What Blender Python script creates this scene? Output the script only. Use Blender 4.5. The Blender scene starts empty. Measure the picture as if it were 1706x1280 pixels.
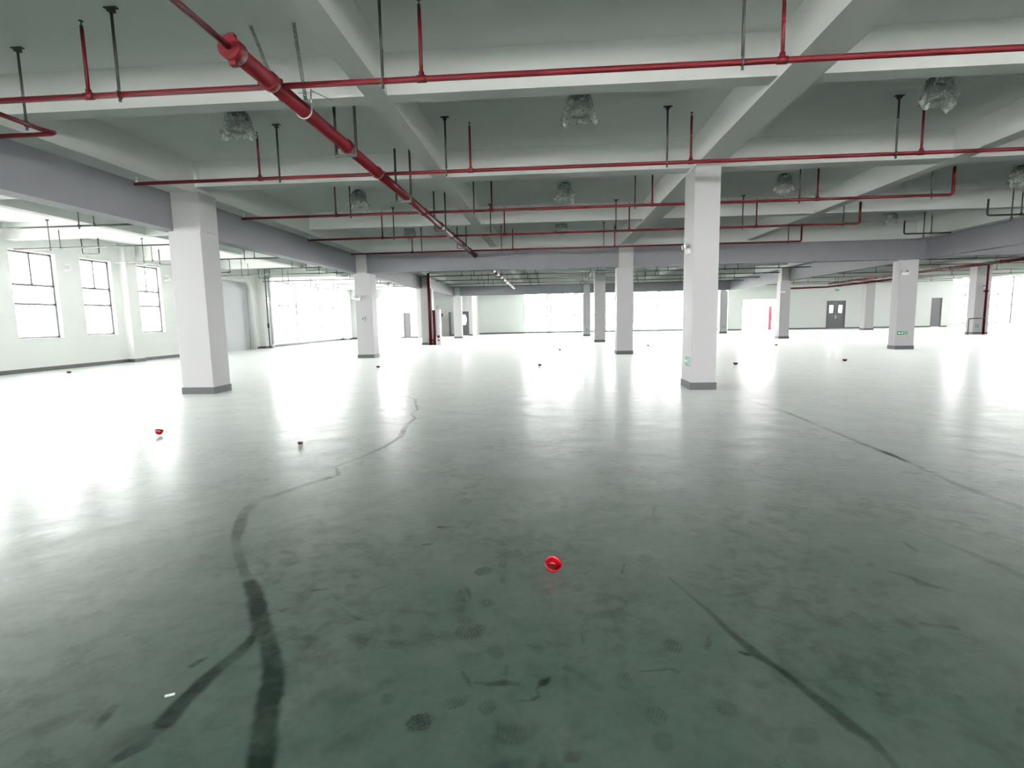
import bpy, bmesh, math, random
import numpy as np
from mathutils import Vector, Matrix

S = bpy.context.scene
C = S.collection
R_ = random.Random(7)

# ------------------------------------------------------------------ camera
cam_d = bpy.data.cameras.new('camera')
cam = bpy.data.objects.new('camera', cam_d); C.objects.link(cam)
cam_d.sensor_fit = 'HORIZONTAL'; cam_d.sensor_width = 36.0
cam_d.lens = 892.62 / 1706 * 36.0
cam_d.clip_start = 0.05; cam_d.clip_end = 600
rt = Vector((0.99736399, 0.06998783, -0.01915148)); up = Vector((0.01058567, 0.12077032, 0.99262403)); fw = Vector((-0.07178453, 0.9902102, -0.1197111))
m3 = Matrix((rt, up, -fw)).transposed()
cam.matrix_world = Matrix.Translation((0, 0, 1.5)) @ m3.to_4x4()
S.camera = cam

# ------------------------------------------------------------------ sky, daylight, exposure
W = bpy.data.worlds.new('overcast_sky'); S.world = W; W.use_nodes = True
nt = W.node_tree; nt.nodes.clear()
wo = nt.nodes.new('ShaderNodeOutputWorld'); bg = nt.nodes.new('ShaderNodeBackground')
bg.inputs['Color'].default_value = (1.0, 0.962, 0.968, 1); bg.inputs['Strength'].default_value = 8.0
nt.links.new(bg.outputs[0], wo.inputs[0])
sun_d = bpy.data.lights.new('sun', 'SUN'); sun_d.energy = 60.0; sun_d.angle = math.radians(2.0); sun_d.color = (1.0, .97, .93)
sun = bpy.data.objects.new('sun', sun_d); C.objects.link(sun); sun.rotation_euler = (math.radians(-13), math.radians(-4), 0)
S.view_settings.view_transform = 'Standard'; S.view_settings.look = 'None'
S.view_settings.exposure = 1.92; S.view_settings.gamma = 1.0
S.view_settings.use_curve_mapping = False
cy = S.cycles
cy.max_bounces = 14; cy.diffuse_bounces = 8; cy.glossy_bounces = 5; cy.transparent_max_bounces = 12; cy.transmission_bounces = 6
cy.sample_clamp_indirect = 3.0
cy.denoising_prefilter = 'NONE'

def portal(loc, rot, sx, sy):
    """A sampling guide for the daylight that comes in through a row of windows."""
    l = bpy.data.lights.new('window_portal', 'AREA'); l.shape = 'RECTANGLE'; l.size = sx; l.size_y = sy
    l.cycles.is_portal = True
    o = bpy.data.objects.new('window_portal', l); C.objects.link(o); o.location = loc; o.rotation_euler = rot
P2 = math.pi / 2
portal((-18.16, 16.6, 2.7), (0, -P2, 0), 3.1, 58)        # left wall, light travels to +x
portal((7.0, 57.26, 2.2), (-P2, 0, 0), 19.8, 4.1)        # far wall, light travels to -y
portal((18.6, -14.26, 2.85), (P2, 0, 0), 72.4, 1.9)      # added ribbon window behind, light travels to +y
portal((55.51, 20.5, 2.6), (0, P2, 0), 2.2, 65)          # right wall with added windows

# ------------------------------------------------------------------ materials
def mat(name, col, rough=0.6, metal=0.0, noise=0.0, scale=3.0, bump=0.0, bscale=30.0, spec=0.5, coat=0.0):
    m = bpy.data.materials.new(name); m.use_nodes = True
    n = m.node_tree.nodes; l = m.node_tree.links; b = n['Principled BSDF']
    b.inputs['Base Color'].default_value = (*col, 1); b.inputs['Roughness'].default_value = rough
    b.inputs['Metallic'].default_value = metal; b.inputs['Specular IOR Level'].default_value = spec
    b.inputs['Coat Weight'].default_value = coat
    tc = n.new('ShaderNodeTexCoord')
    if noise:
        t = n.new('ShaderNodeTexNoise'); t.inputs['Scale'].default_value = scale; t.inputs['Detail'].default_value = 5
        l.new(tc.outputs['Object'], t.inputs['Vector'])
        mx = n.new('ShaderNodeMix'); mx.data_type = 'RGBA'
        mx.inputs[6].default_value = (*[max(0, c * (1 - noise)) for c in col], 1)
        mx.inputs[7].default_value = (*[min(1, c * (1 + noise)) for c in col], 1)
        l.new(t.outputs['Fac'], mx.inputs[0]); l.new(mx.outputs[2], b.inputs['Base Color'])
    if bump:
        t2 = n.new('ShaderNodeTexNoise'); t2.inputs['Scale'].default_value = bscale; t2.inputs['Detail'].default_value = 4
        l.new(tc.outputs['Object'], t2.inputs['Vector'])
        bp = n.new('ShaderNodeBump'); bp.inputs['Strength'].default_value = bump; bp.inputs['Distance'].default_value = 0.01
        l.new(t2.outputs['Fac'], bp.inputs['Height']); l.new(bp.outputs[0], b.inputs['Normal'])
    return m

M = {}
M['white'] = mat('white_plaster', (0.80, 0.80, 0.79), 0.75, noise=0.03, scale=1.5, bump=0.15, bscale=8)
M['slab'] = mat('ceiling_plaster', (0.82, 0.83, 0.82), 0.85, noise=0.05, scale=1.2, bump=0.15, bscale=6)
M['column'] = mat('column_paint', (0.52, 0.51, 0.52), 0.5, noise=0.025, scale=1.2, bump=0.06, bscale=5)
M['gray'] = mat('gray_beam_paint', (0.25, 0.25, 0.28), 0.55, noise=0.08, scale=1.5, bump=0.1, bscale=6)
M['band'] = mat('gray_skirting_paint', (0.115, 0.117, 0.12), 0.5, noise=0.08, scale=4)
M['red'] = mat('red_enamel', (0.105, 0.003, 0.007), 0.5, spec=.3, noise=0.15, scale=6)
M['redcap'] = mat('red_plastic', (0.42, 0.003, 0.010), 0.15, coat=0.5)
M['steel_and_backlit'] = mat('dark_steel_and_backlit_pipe', (0.055, 0.06, 0.055), 0.5, metal=0.3, noise=0.15, scale=9)  # also darkens the far bay pipes so they look backlit
M['galv'] = mat('galvanised_steel', (0.42, 0.43, 0.42), 0.35, metal=0.8, noise=0.15, scale=20)
M['brass'] = mat('white_metal_tip', (0.75, 0.75, 0.72), 0.3, metal=0.3)
M['frame'] = mat('window_frame_paint', (0.16, 0.16, 0.17), 0.4)
M['door'] = mat('gray_door_paint', (0.14, 0.135, 0.145), 0.45, noise=0.04, scale=2)
M['doorframe'] = mat('door_frame_paint', (0.10, 0.10, 0.11), 0.45)
M['shutter'] = mat('pale_gray_panel', (0.52, 0.54, 0.56), 0.45, noise=0.03, scale=2)
M['pvc'] = mat('white_pipe_plastic', (0.86, 0.86, 0.86), 0.3)
M['green'] = mat('green_sign', (0.01, 0.33, 0.17), 0.4)
M['signwhite'] = mat('sign_white', (0.85, 0.88, 0.86), 0.4)
M['lampgrey'] = mat('lamp_housing', (0.14, 0.14, 0.135), 0.5, metal=0.2)
M['alu'] = mat('lamp_reflector', (0.50, 0.50, 0.49), 0.35, metal=0.6)
M['ground'] = mat('outside_concrete', (0.72, 0.72, 0.71), 0.9, noise=0.06, scale=0.5)
M['paper'] = mat('paper', (0.8, 0.8, 0.78), 0.7)
M['pinkred'] = mat('glow_paled_red_paint', (0.42, 0.06, 0.11), 0.5)  # red turned pinkish to carry the doorway glow in its colour

def mix_clear(name, tint, gloss, rough, fac):
    m = bpy.data.materials.new(name); m.use_nodes = True
    n = m.node_tree.nodes; l = m.node_tree.links; n.clear()
    out = n.new('ShaderNodeOutputMaterial'); tr = n.new('ShaderNodeBsdfTransparent'); tr.inputs[0].default_value = (*tint, 1)
    g = n.new('ShaderNodeBsdfGlossy'); g.inputs['Color'].default_value = (*gloss, 1); g.inputs['Roughness'].default_value = rough
    mx = n.new('ShaderNodeMixShader'); fr = n.new('ShaderNodeLayerWeight')
    pw = n.new('ShaderNodeMath'); pw.operation = 'POWER'; pw.inputs[1].default_value = 5; l.new(fr.outputs['Facing'], pw.inputs[0])
    ma = n.new('ShaderNodeMath'); ma.operation = 'MULTIPLY_ADD'; ma.inputs[1].default_value = .9; ma.inputs[2].default_value = .05; l.new(pw.outputs[0], ma.inputs[0])
    if fac is None: l.new(ma.outputs[0], mx.inputs[0])
    else:
        nz = n.new('ShaderNodeTexNoise'); nz.inputs['Scale'].default_value = 9; tc = n.new('ShaderNodeTexCoord'); l.new(tc.outputs['Object'], nz.inputs['Vector'])
        rp = n.new('ShaderNodeMapRange'); rp.inputs[1].default_value = .35; rp.inputs[2].default_value = .7; rp.inputs[3].default_value = fac * .5; rp.inputs[4].default_value = min(1, fac * 1.7)
        l.new(nz.outputs['Fac'], rp.inputs[0]); l.new(rp.outputs[0], mx.inputs[0])
    l.new(tr.outputs[0], mx.inputs[1]); l.new(g.outputs[0], mx.inputs[2]); l.new(mx.outputs[0], out.inputs[0])
    return m
M['glass'] = mix_clear('window_glass', (0.96, 0.98, 0.97), (1, 1, 1), 0.02, None)
def film_mat():
    m = bpy.data.materials.new('clear_plastic_film'); m.use_nodes = True
    n = m.node_tree.nodes; l = m.node_tree.links; n.clear()
    out = n.new('ShaderNodeOutputMaterial'); tr = n.new('ShaderNodeBsdfTransparent'); tr.inputs[0].default_value = (.93, .94, .93, 1)
    b = n.new('ShaderNodeBsdfPrincipled'); b.inputs['Base Color'].default_value = (.8, .82, .81, 1); b.inputs['Roughness'].default_value = .18
    nz = n.new('ShaderNodeTexNoise'); nz.inputs['Scale'].default_value = 11; nz.inputs['Distortion'].default_value = 1.5
    tc = n.new('ShaderNodeTexCoord'); l.new(tc.outputs['Object'], nz.inputs['Vector'])
    rp = n.new('ShaderNodeMapRange'); rp.inputs[1].default_value = .4; rp.inputs[2].default_value = .65; rp.inputs[3].default_value = .16; rp.inputs[4].default_value = .7
    mx = n.new('ShaderNodeMixShader'); l.new(nz.outputs['Fac'], rp.inputs[0]); l.new(rp.outputs[0], mx.inputs[0])
    l.new(tr.outputs[0], mx.inputs[1]); l.new(b.outputs[0], mx.inputs[2]); l.new(mx.outputs[0], out.inputs[0])
    return m
M['film'] = film_mat()

# ------------------------------------------------------------------ helpers
class MB:
    def __init__(s): s.v = []; s.f = []; s.sm = []
    def box(s, x0, x1, y0, y1, z0, z1):
        b = len(s.v)
        s.v += [(x0,y0,z0),(x1,y0,z0),(x1,y1,z0),(x0,y1,z0),(x0,y0,z1),(x1,y0,z1),(x1,y1,z1),(x0,y1,z1)]
        for q in ((0,3,2,1),(4,5,6,7),(0,1,5,4),(1,2,6,5),(2,3,7,6),(3,0,4,7)):
            s.f.append(tuple(b+i for i in q)); s.sm.append(False)
        return s
    def obox(s, c, ax, ay, az):
        b = len(s.v); c = Vector(c); ax, ay, az = Vector(ax), Vector(ay), Vector(az)
        for sz in (-1, 1):
            for sx, sy in ((-1,-1),(1,-1),(1,1),(-1,1)): s.v.append(tuple(c + ax*sx + ay*sy + az*sz))
        for q in ((0,3,2,1),(4,5,6,7),(0,1,5,4),(1,2,6,5),(2,3,7,6),(3,0,4,7)):
            s.f.append(tuple(b+i for i in q)); s.sm.append(False)
        return s
    def tube(s, pts, r, n=12, caps=True):
        """Round tube along a polyline; r is one radius or a list."""
        pts = [Vector(p) for p in pts]; k = len(pts); rs = r if isinstance(r, (list, tuple)) else [r]*k
        b = len(s.v); prev = None
        for i, p in enumerate(pts):
            if i == 0: t = pts[1]-p
            elif i == k-1: t = p-pts[i-1]
            else: t = (p-pts[i-1]).normalized()+(pts[i+1]-p).normalized()
            t.normalize()
            if prev is None:
                a = Vector((0,0,1)) if abs(t.z) < .9 else Vector((1,0,0)); u = t.cross(a).normalized()
            else:
                u = (prev - t*prev.dot(t)).normalized()
            prev = u; w = t.cross(u)
            for j in range(n):
                an = 2*math.pi*j/n; s.v.append(tuple(p + (u*math.cos(an)+w*math.sin(an))*rs[i]))
        for i in range(k-1):
            for j in range(n):
                s.f.append((b+i*n+j, b+i*n+(j+1)%n, b+(i+1)*n+(j+1)%n, b+(i+1)*n+j)); s.sm.append(True)
        if caps:
            s.f.append(tuple(b+j for j in reversed(range(n)))); s.sm.append(False)
            s.f.append(tuple(b+(k-1)*n+j for j in range(n))); s.sm.append(False)
        return s
    def lathe(s, prof, c=(0,0,0), n=24):
        b = len(s.v); k = len(prof)
        for (r, z) in prof:
            for j in range(n):
                a = 2*math.pi*j/n; s.v.append((c[0]+r*math.cos(a), c[1]+r*math.sin(a), c[2]+z))
        for i in range(k-1):
            for j in range(n):
                s.f.append((b+i*n+j, b+i*n+(j+1)%n, b+(i+1)*n+(j+1)%n, b+(i+1)*n+j)); s.sm.append(True)
        return s
    def poly(s, pts):
        b = len(s.v); s.v += [tuple(p) for p in pts]; s.f.append(tuple(range(b, b+len(pts)))); s.sm.append(False); return s
    def build(s, name, m, parent=None, at=None):
        me = bpy.data.meshes.new(name)
        v = s.v
        if at is not None: v = [(a[0]-at[0], a[1]-at[1], a[2]-at[2]) for a in v]
        me.from_pydata(v, [], s.f); me.polygons.foreach_set('use_smooth', s.sm); me.materials.append(m); me.update()
        o = bpy.data.objects.new(name, me); C.objects.link(o)
        if at is not None: o.location = at
        if parent is not None: o.parent = parent
        return o

def tag(o, label=None, cat=None, group=None, kind=None):
    if label: o['label'] = label
    if cat: o['category'] = cat
    if group: o['group'] = group
    if kind: o['kind'] = kind
    return o
def thing(name, loc, label, cat, group=None, kind=None, rz=0):
    o = bpy.data.objects.new(name, None); C.objects.link(o); o.location = loc; o.rotation_euler = (0,0,rz)
    o.empty_display_size = .1
    return tag(o, label, cat, group, kind)
def bevel(o, w, seg=2):
    md = o.modifiers.new('bevel', 'BEVEL'); md.width = w; md.segments = seg; md.limit_method = 'ANGLE'; return o
def copy_tree(o, parent=None):
    c = o.copy(); C.objects.link(c); c.parent = parent
    for ch in list(o.children): copy_tree(ch, c)
    return c
def arc(c, a0, a1, r, u, w, n=6):
    c, u, w = Vector(c), Vector(u), Vector(w)
    return [c + (u*math.cos(a0+(a1-a0)*i/n) + w*math.sin(a0+(a1-a0)*i/n))*r for i in range(n+1)]

SLAB = 4.95; SOF = 4.43

# ------------------------------------------------------------------ floor with its dirt
TRAILS = [
  [(-0.99,1.564,0.105,1),(-1.046,1.69,0.107,1),(-1.124,1.866,0.11,0.8),(-1.136,1.916,0.107,1),(-1.222,2.099,0.105,1),(-1.305,2.224,0.088,0.8),(-1.369,2.315,0.086,0.55),(-1.433,2.388,0.104,1),(-1.56,2.576,0.107,1),(-1.663,2.729,0.101,0.8),(-1.761,2.85,0.082,1),(-1.812,2.907,0.064,0.1),(-1.896,3.012,0.059,0.6),(-2.051,3.219,0.069,0.7),(-2.139,3.337,0.057,0.3),(-2.245,3.506,0.071,0.6),(-2.33,3.693,0.106,0.8),(-2.446,3.938,0.091,0.5),(-2.496,4.101,0.101,0.4),(-2.513,4.278,0.117,0.12),(-2.454,4.389,0.094,0.4),(-2.377,4.538,0.079,0.6),(-2.279,4.753,0.084,0.6),(-2.169,4.946,0.09,0.9)] ,
  [(-2.16,4.926,0.053,0.5),(-2.105,5.028,0.051,0.6),(-2.234,5.286,0.03,0.7),(-2.285,5.286,0.039,0.6),(-2.217,5.473,0.055,0.5),(-2.127,5.698,0.052,0.4),(-2.012,6.205,0.065,0.8),(-1.978,6.627,0.061,0.8),(-1.963,6.768,0.089,0.9),(-2.064,7.313,0.088,0.9),(-2.106,7.664,0.079,0.6),(-2.107,8.098,0.048,0.7),(-2.297,8.533,0.031,0.4),(-2.263,8.882,0.045,0.8),(-2.49,9.615,0.055,0.8),(-2.624,10.144,0.075,0.6),(-2.906,10.485,0.1,0.4),(-3.469,10.868,0.09,0.2)] ,
  [(-1.458,2.361,0.034,1),(-1.441,2.279,0.06,0.9),(-1.447,2.196,0.077,0.6),(-1.477,2.044,0.079,0.8),(-1.484,1.918,0.083,0.95),(-1.481,1.777,0.093,0.9),(-1.494,1.74,0.117,0.5),(-1.542,1.688,0.153,0.4),(-1.591,1.636,0.186,0.2)] ,
  [(-1.747,1.838,0.043,0.4),(-1.736,1.79,0.047,0.7),(-1.719,1.729,0.028,0.3)] ,
  [(-1.876,1.768,0.088,0.2),(-1.927,1.72,0.095,0.3),(-1.983,1.659,0.085,0.1)] ,
  [(-1.492,1.668,0.095,0.5),(-1.521,1.608,0.056,0.7),(-1.537,1.574,0.048,0.2)] ,
  [(0.67,3.001,0.015,0.6),(0.722,2.851,0.024,0.5),(0.793,2.645,0.035,0.5),(0.84,2.466,0.041,0.55),(0.903,2.284,0.057,0.8),(0.961,2.188,0.032,0.8),(1.006,2.071,0.044,0.6),(1.042,1.991,0.056,0.8),(1.084,1.87,0.066,0.8),(1.116,1.815,0.05,0.7),(1.13,1.737,0.032,0.6),(1.127,1.669,0.028,0.5)] ,
  [(0.828,2.307,0.014,0.8),(0.856,2.291,0.029,0.8),(0.9,2.276,0.024,0.6)] ,
  [(3.469,9.792,0.051,0.15),(3.548,9.05,0.063,0.3),(3.617,8.414,0.062,0.5),(3.593,7.425,0.051,0.4),(3.592,6.816,0.047,0.4),(3.574,6.27,0.062,0.6),(3.59,5.857,0.082,0.8),(3.575,5.451,0.055,0.5),(3.536,5.059,0.05,0.4),(3.514,4.738,0.08,0.7),(3.541,4.455,0.082,0.5),(3.569,4.179,0.103,0.5)] ,
  [(-1.757,8.626,0.152,0.3),(-1.231,8.437,0.101,0.25),(-0.736,8.311,0.051,0.15)] ,
  [(0.379,7.968,0.083,0.2),(0.591,7.818,0.185,0.4),(0.813,7.859,0.094,0.3),(1.933,7.824,0.047,0.05)] ,
  [(-1.114,2.605,0.01,0.4),(-1.049,2.537,0.015,0.45),(-0.979,2.501,0.023,0.5),(-0.929,2.492,0.015,0.2)] ,
  [(-0.331,2.052,0.015,0.4),(-0.267,2.044,0.022,0.5),(-0.205,2.054,0.044,0.7),(-0.15,2.049,0.022,0.4)] ,
  [(-0.161,1.95,0.013,0.2),(-0.09,1.956,0.017,0.5),(-0.059,1.978,0.015,0.6),(-0.072,2.023,0.007,0.3),(-0.044,2.061,0.042,0.9),(-0.019,2.088,0.019,0.7)] ,
  [(0.372,2.151,0.011,0.5),(0.442,2.162,0.011,0.6),(0.502,2.173,0.016,0.7),(0.523,2.154,0.032,0.4)] ,
  [(1.953,3.115,0.027,0.3),(2.037,3.038,0.042,0.5),(2.048,2.975,0.08,0.4),(2.097,2.937,0.042,0.5),(2.138,2.905,0.033,0.3)] ,
  [(2.301,3.54,0.027,0.3),(2.296,3.474,0.032,0.6),(2.29,3.402,0.031,0.5)] ,
  [(1.754,2.552,0.024,0.2),(1.79,2.563,0.043,0.5),(1.835,2.55,0.041,0.4),(1.909,2.538,0.046,0.5)] ,
  [(2.489,3.779,0.031,0.1),(2.581,3.436,0.056,0.3),(2.634,3.228,0.067,0.35),(2.653,3.065,0.075,0.3)] ,
  [(-0.824,3.727,0.043,0.8),(-0.765,3.717,0.055,0.7),(-0.734,3.717,0.034,0.3)] ,
  [(-0.87,3.41,0.04,0.7),(-0.827,3.421,0.04,0.6)] ,
  [(1.04,2.119,0.02,0.25),(1.159,2.143,0.018,0.3),(1.244,2.147,0.018,0.2),(1.253,2.11,0.018,0.25)] ,
  [(0.408,3.045,0.011,0.6),(0.438,3.163,0.011,0.7)] ,
  [(0.769,4.0,0.018,0.4),(0.803,4.131,0.023,0.5),(0.833,4.213,0.015,0.2)] ,
  [(-1.6,2.104,0.032,0.6),(-1.589,2.138,0.04,0.6),(-1.57,2.164,0.016,0.4)] ,
  [(-1.357,2.78,0.021,0.7),(-1.277,2.796,0.022,0.4)] ,
  [(-1.422,2.564,0.03,0.8),(-1.408,2.588,0.018,0.6)] ,
  [(-0.392,2.115,0.016,0.5),(-0.364,2.069,0.026,0.6),(-0.342,2.026,0.01,0.5)] ,
  [(-0.116,2.318,0.021,0.6),(-0.074,2.297,0.065,0.45),(-0.059,2.253,0.023,0.2)] ,
  [(0.137,2.399,0.017,0.5),(0.14,2.352,0.014,0.3)] ,
  [(-0.202,2.163,0.021,0.5),(-0.202,2.103,0.013,0.3)] ,
  [(0.046,2.161,0.023,0.4),(0.096,2.136,0.035,0.3),(0.189,2.035,0.046,0.3)] ,
]
PRINTS = [(-0.416,3.042,0.057,0.029,0.013,-0.059,0.9,1),(-0.305,3.141,0.033,0.029,0.013,-0.053,0.5,2),(-0.288,2.941,0.021,0.001,0.005,-0.057,0.5,2),(-0.487,2.757,0.041,0.057,0.035,-0.075,0.6,2),(-0.356,2.686,0.048,0.002,0.006,-0.054,0.8,3),(-0.48,2.616,0.012,0.041,0.03,-0.036,0.6,0),(-0.403,2.418,0.083,0.03,0.019,-0.076,0.8,1),(-0.431,2.505,0.042,0.002,0.007,-0.042,0.6,3),(-0.507,2.374,0.06,-0.015,0.005,-0.056,0.4,1),(-0.504,1.822,0.054,0.032,0.024,-0.046,0.95,2),(-0.386,1.933,0.058,0.035,0.016,-0.036,0.5,1),(-0.259,1.912,0.034,0.031,0.022,-0.041,0.5,1),(0.544,2.34,0.048,-0.032,-0.022,-0.051,0.7,1),(0.383,1.897,0.045,-0.023,-0.023,-0.052,0.5,1),(0.292,2.087,0.034,-0.032,-0.029,-0.058,0.4,1),(-0.767,2.414,0.041,0.002,0.017,-0.059,0.45,2),(-0.666,1.937,0.017,0.032,0.028,-0.03,0.45,1),(-0.264,2.262,0.046,-0.037,-0.012,-0.046,0.4,0),(-0.736,2.307,0.04,0.002,0.013,-0.046,0.3,2),(0.387,1.772,0.03,-0.04,-0.035,-0.043,0.35,0),(-0.16,1.782,0.079,0.004,0.005,-0.066,0.3,1),(0.064,1.685,0.037,0.01,0.003,-0.029,0.4,0),(0.251,2.714,0.051,0.002,-0.003,-0.036,0.35,0),(0.58,3.25,0.06,0.002,-0.014,-0.083,0.35,2),(0.405,1.759,0.021,0.001,-0.008,-0.037,0.4,0),(-1.067,2.655,0.065,0.002,0.018,-0.048,0.3,0),(0.154,3.325,0.046,0.001,-0.003,-0.053,0.25,0),(-0.205,3.288,0.031,0.001,0.002,-0.035,0.5,0),(-0.344,3.453,0.049,-0.038,-0.003,-0.054,0.5,0),(-0.722,4.29,0.061,0.001,0.014,-0.087,0.45,2),(-0.023,5.291,0.054,0.0,0.0,-0.065,0.4,0),(1.278,3.697,0.058,0.001,-0.014,-0.043,0.5,0),(1.442,3.868,0.026,0.001,-0.017,-0.046,0.5,0),(1.744,3.697,0.041,0.001,-0.014,-0.032,0.4,0),(1.904,3.206,0.035,0.001,-0.023,-0.04,0.5,0),(1.849,2.969,0.098,0.003,-0.032,-0.055,0.3,0),(1.257,2.286,0.021,0.001,-0.013,-0.026,0.5,0),(1.203,2.183,0.074,0.003,-0.028,-0.054,0.2,0),(0.894,1.824,0.064,0.003,-0.02,-0.045,0.3,0),(0.759,1.699,0.021,-0.011,-0.02,-0.028,0.4,2),(1.663,2.39,0.002,-0.057,-0.078,-0.07,0.25,0),(1.577,2.038,0.01,-0.023,-0.019,-0.018,0.35,0),(1.75,1.982,0.012,-0.01,-0.026,-0.024,0.5,0),(1.34,1.979,0.045,0.002,-0.024,-0.039,0.25,0),(0.661,1.948,0.046,-0.026,-0.027,-0.048,0.3,2),(0.715,2.375,0.015,-0.004,-0.025,-0.063,0.6,2),(-1.857,3.413,0.134,0.074,0.045,-0.076,0.4,2),(-2.008,3.621,0.072,0.002,0.045,-0.086,0.3,2),(-1.721,3.684,0.046,0.073,0.061,-0.103,0.25,2),(-2.236,3.169,0.056,0.002,0.045,-0.068,0.3,2),(2.525,6.312,0.054,-0.001,-0.046,-0.118,0.2,0),(1.523,5.405,0.178,0.0,-0.059,-0.216,0.2,2),(1.77,5.089,0.126,-0.101,-0.073,-0.189,0.2,2),(0.813,5.084,0.171,0.001,-0.025,-0.156,0.2,0),(1.785,4.188,0.138,-0.089,-0.061,-0.13,0.25,0),(2.305,4.067,0.151,-0.104,-0.059,-0.098,0.3,0),(-1.387,4.206,0.151,0.002,0.044,-0.14,0.15,0),(-1.294,3.379,0.131,-0.022,0.018,-0.056,0.3,0),(-1.022,3.161,0.046,0.001,0.015,-0.05,0.3,2),]

def axis(parts):
    a = []
    for lo, hi, st in parts: a += list(np.arange(lo, hi - 1e-6, st))
    a.append(parts[-1][1]); return np.array(a)
gx = axis([(-18.3, -9, 9.3), (-9, -4, .06), (-4, -2.6, .02), (-2.6, 2.6, .009), (2.6, 4, .02), (4, 9, .06), (9, 55.5, 46.5)])
gy = axis([(-14.3, 1.2, 15.5), (1.2, 4.2, .009), (4.2, 7, .02), (7, 13, .04), (13, 58, 45)])
X, Y = np.meshgrid(gx, gy)
dark = np.zeros_like(X)
rng = np.random.default_rng(3)
def vnoise(x, y, s, seed):
    g = np.random.default_rng(seed).random((256, 256)); x = x*s; y = y*s
    xi = np.floor(x).astype(int); yi = np.floor(y).astype(int); fx = x-xi; fy = y-yi
    fx = fx*fx*(3-2*fx); fy = fy*fy*(3-2*fy)
    a = g[yi % 256, xi % 256]; b = g[yi % 256, (xi+1) % 256]; c = g[(yi+1) % 256, xi % 256]; d = g[(yi+1) % 256, (xi+1) % 256]
    return (a*(1-fx)+b*fx)*(1-fy)+(c*(1-fx)+d*fx)*fy
wob = vnoise(X, Y, 22, 5)
for T in TRAILS:
    for (x0, y0, w0, s0), (x1, y1, w1, s1) in zip(T[:-1], T[1:]):
        mg = .25
        ix = np.where((gx > min(x0, x1)-mg) & (gx < max(x0, x1)+mg))[0]; iy = np.where((gy > min(y0, y1)-mg) & (gy < max(y0, y1)+mg))[0]
        if len(ix) == 0 or len(iy) == 0: continue
        sl = np.ix_(iy, ix); px, py = X[sl], Y[sl]
        dx, dy = x1-x0, y1-y0; L2 = dx*dx+dy*dy+1e-9
        t = np.clip(((px-x0)*dx+(py-y0)*dy)/L2, 0, 1)
        d = np.hypot(px-(x0+t*dx), py-(y0+t*dy))
        w = np.maximum((w0+(w1-w0)*t)/2, .006)*(0.86+.3*wob[sl]); st = s0+(s1-s0)*t
        v = st*np.clip((w-d)/(w*.45)+.25, 0, 1)
        v *= (.8+.3*vnoise(px, py, 40, 9))*(.55+.6*np.clip(vnoise(px, py, 7, 21)*1.3, 0, 1))
        dark[sl] = np.maximum(dark[sl], np.clip(v, 0, 1))
prints = np.zeros_like(X)
for (cx, cyy, ax, ay, bx, by, s, pt) in PRINTS:
    R = max(math.hypot(ax, ay), math.hypot(bx, by))*1.15
    ix = np.where(abs(gx-cx) < R)[0]; iy = np.where(abs(gy-cyy) < R)[0]
    if len(ix) == 0 or len(iy) == 0: continue
    sl = np.ix_(iy, ix); px, py = X[sl]-cx, Y[sl]-cyy
    det = ax*by-ay*bx; u = (px*by-py*bx)/det; v = (-px*ay+py*ax)/det
    r = np.hypot(u, v); e = np.clip((1-r)*3.5, 0, 1); nz = vnoise(px+cx, py+cyy, 30, 11)
    la = math.hypot(ax, ay); lb = math.hypot(bx, by)
    if pt == 1: e = e*(.35+.65*(np.sin(u*la*2*math.pi/.017) > .1))*(.4+.9*nz)
    elif pt == 2: e = e*(.25+.75*((np.sin(u*la*2*math.pi/.022)*np.sin(v*lb*2*math.pi/.022)) > -.15))*(.4+.9*nz)
    elif pt == 3: e = np.clip((1-abs(np.sin(r*7.0)))*e*1.6, 0, 1)
    else: e = e*(.55+.6*nz)*.8
    prints[sl] = np.maximum(prints[sl], np.clip(e*s*1.35, 0, 1))
ny, nx = X.shape
me = bpy.data.meshes.new('floor')
co = np.zeros((nx*ny, 3), np.float32); co[:, 0] = X.ravel(); co[:, 1] = Y.ravel()
idx = np.arange(nx*ny).reshape(ny, nx)
q = np.stack([idx[:-1, :-1], idx[:-1, 1:], idx[1:, 1:], idx[1:, :-1]], -1).reshape(-1)
nf = (nx-1)*(ny-1)
me.vertices.add(nx*ny); me.vertices.foreach_set('co', co.ravel())
me.loops.add(nf*4); me.loops.foreach_set('vertex_index', q.astype(np.int32))
me.polygons.add(nf); me.polygons.foreach_set('loop_start', np.arange(nf, dtype=np.int32)*4)
me.update(calc_edges=True)
for nm, arr in (('wet_trail', dark), ('shoe_print', prints)):
    at = me.attributes.new(nm, 'FLOAT', 'POINT'); at.data.foreach_set('value', arr.ravel().astype(np.float32))
floor = bpy.data.objects.new('floor', me); C.objects.link(floor)
tag(floor, 'dusty polished green concrete floor with dark trails and shoe prints', 'floor', kind='structure')
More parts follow.
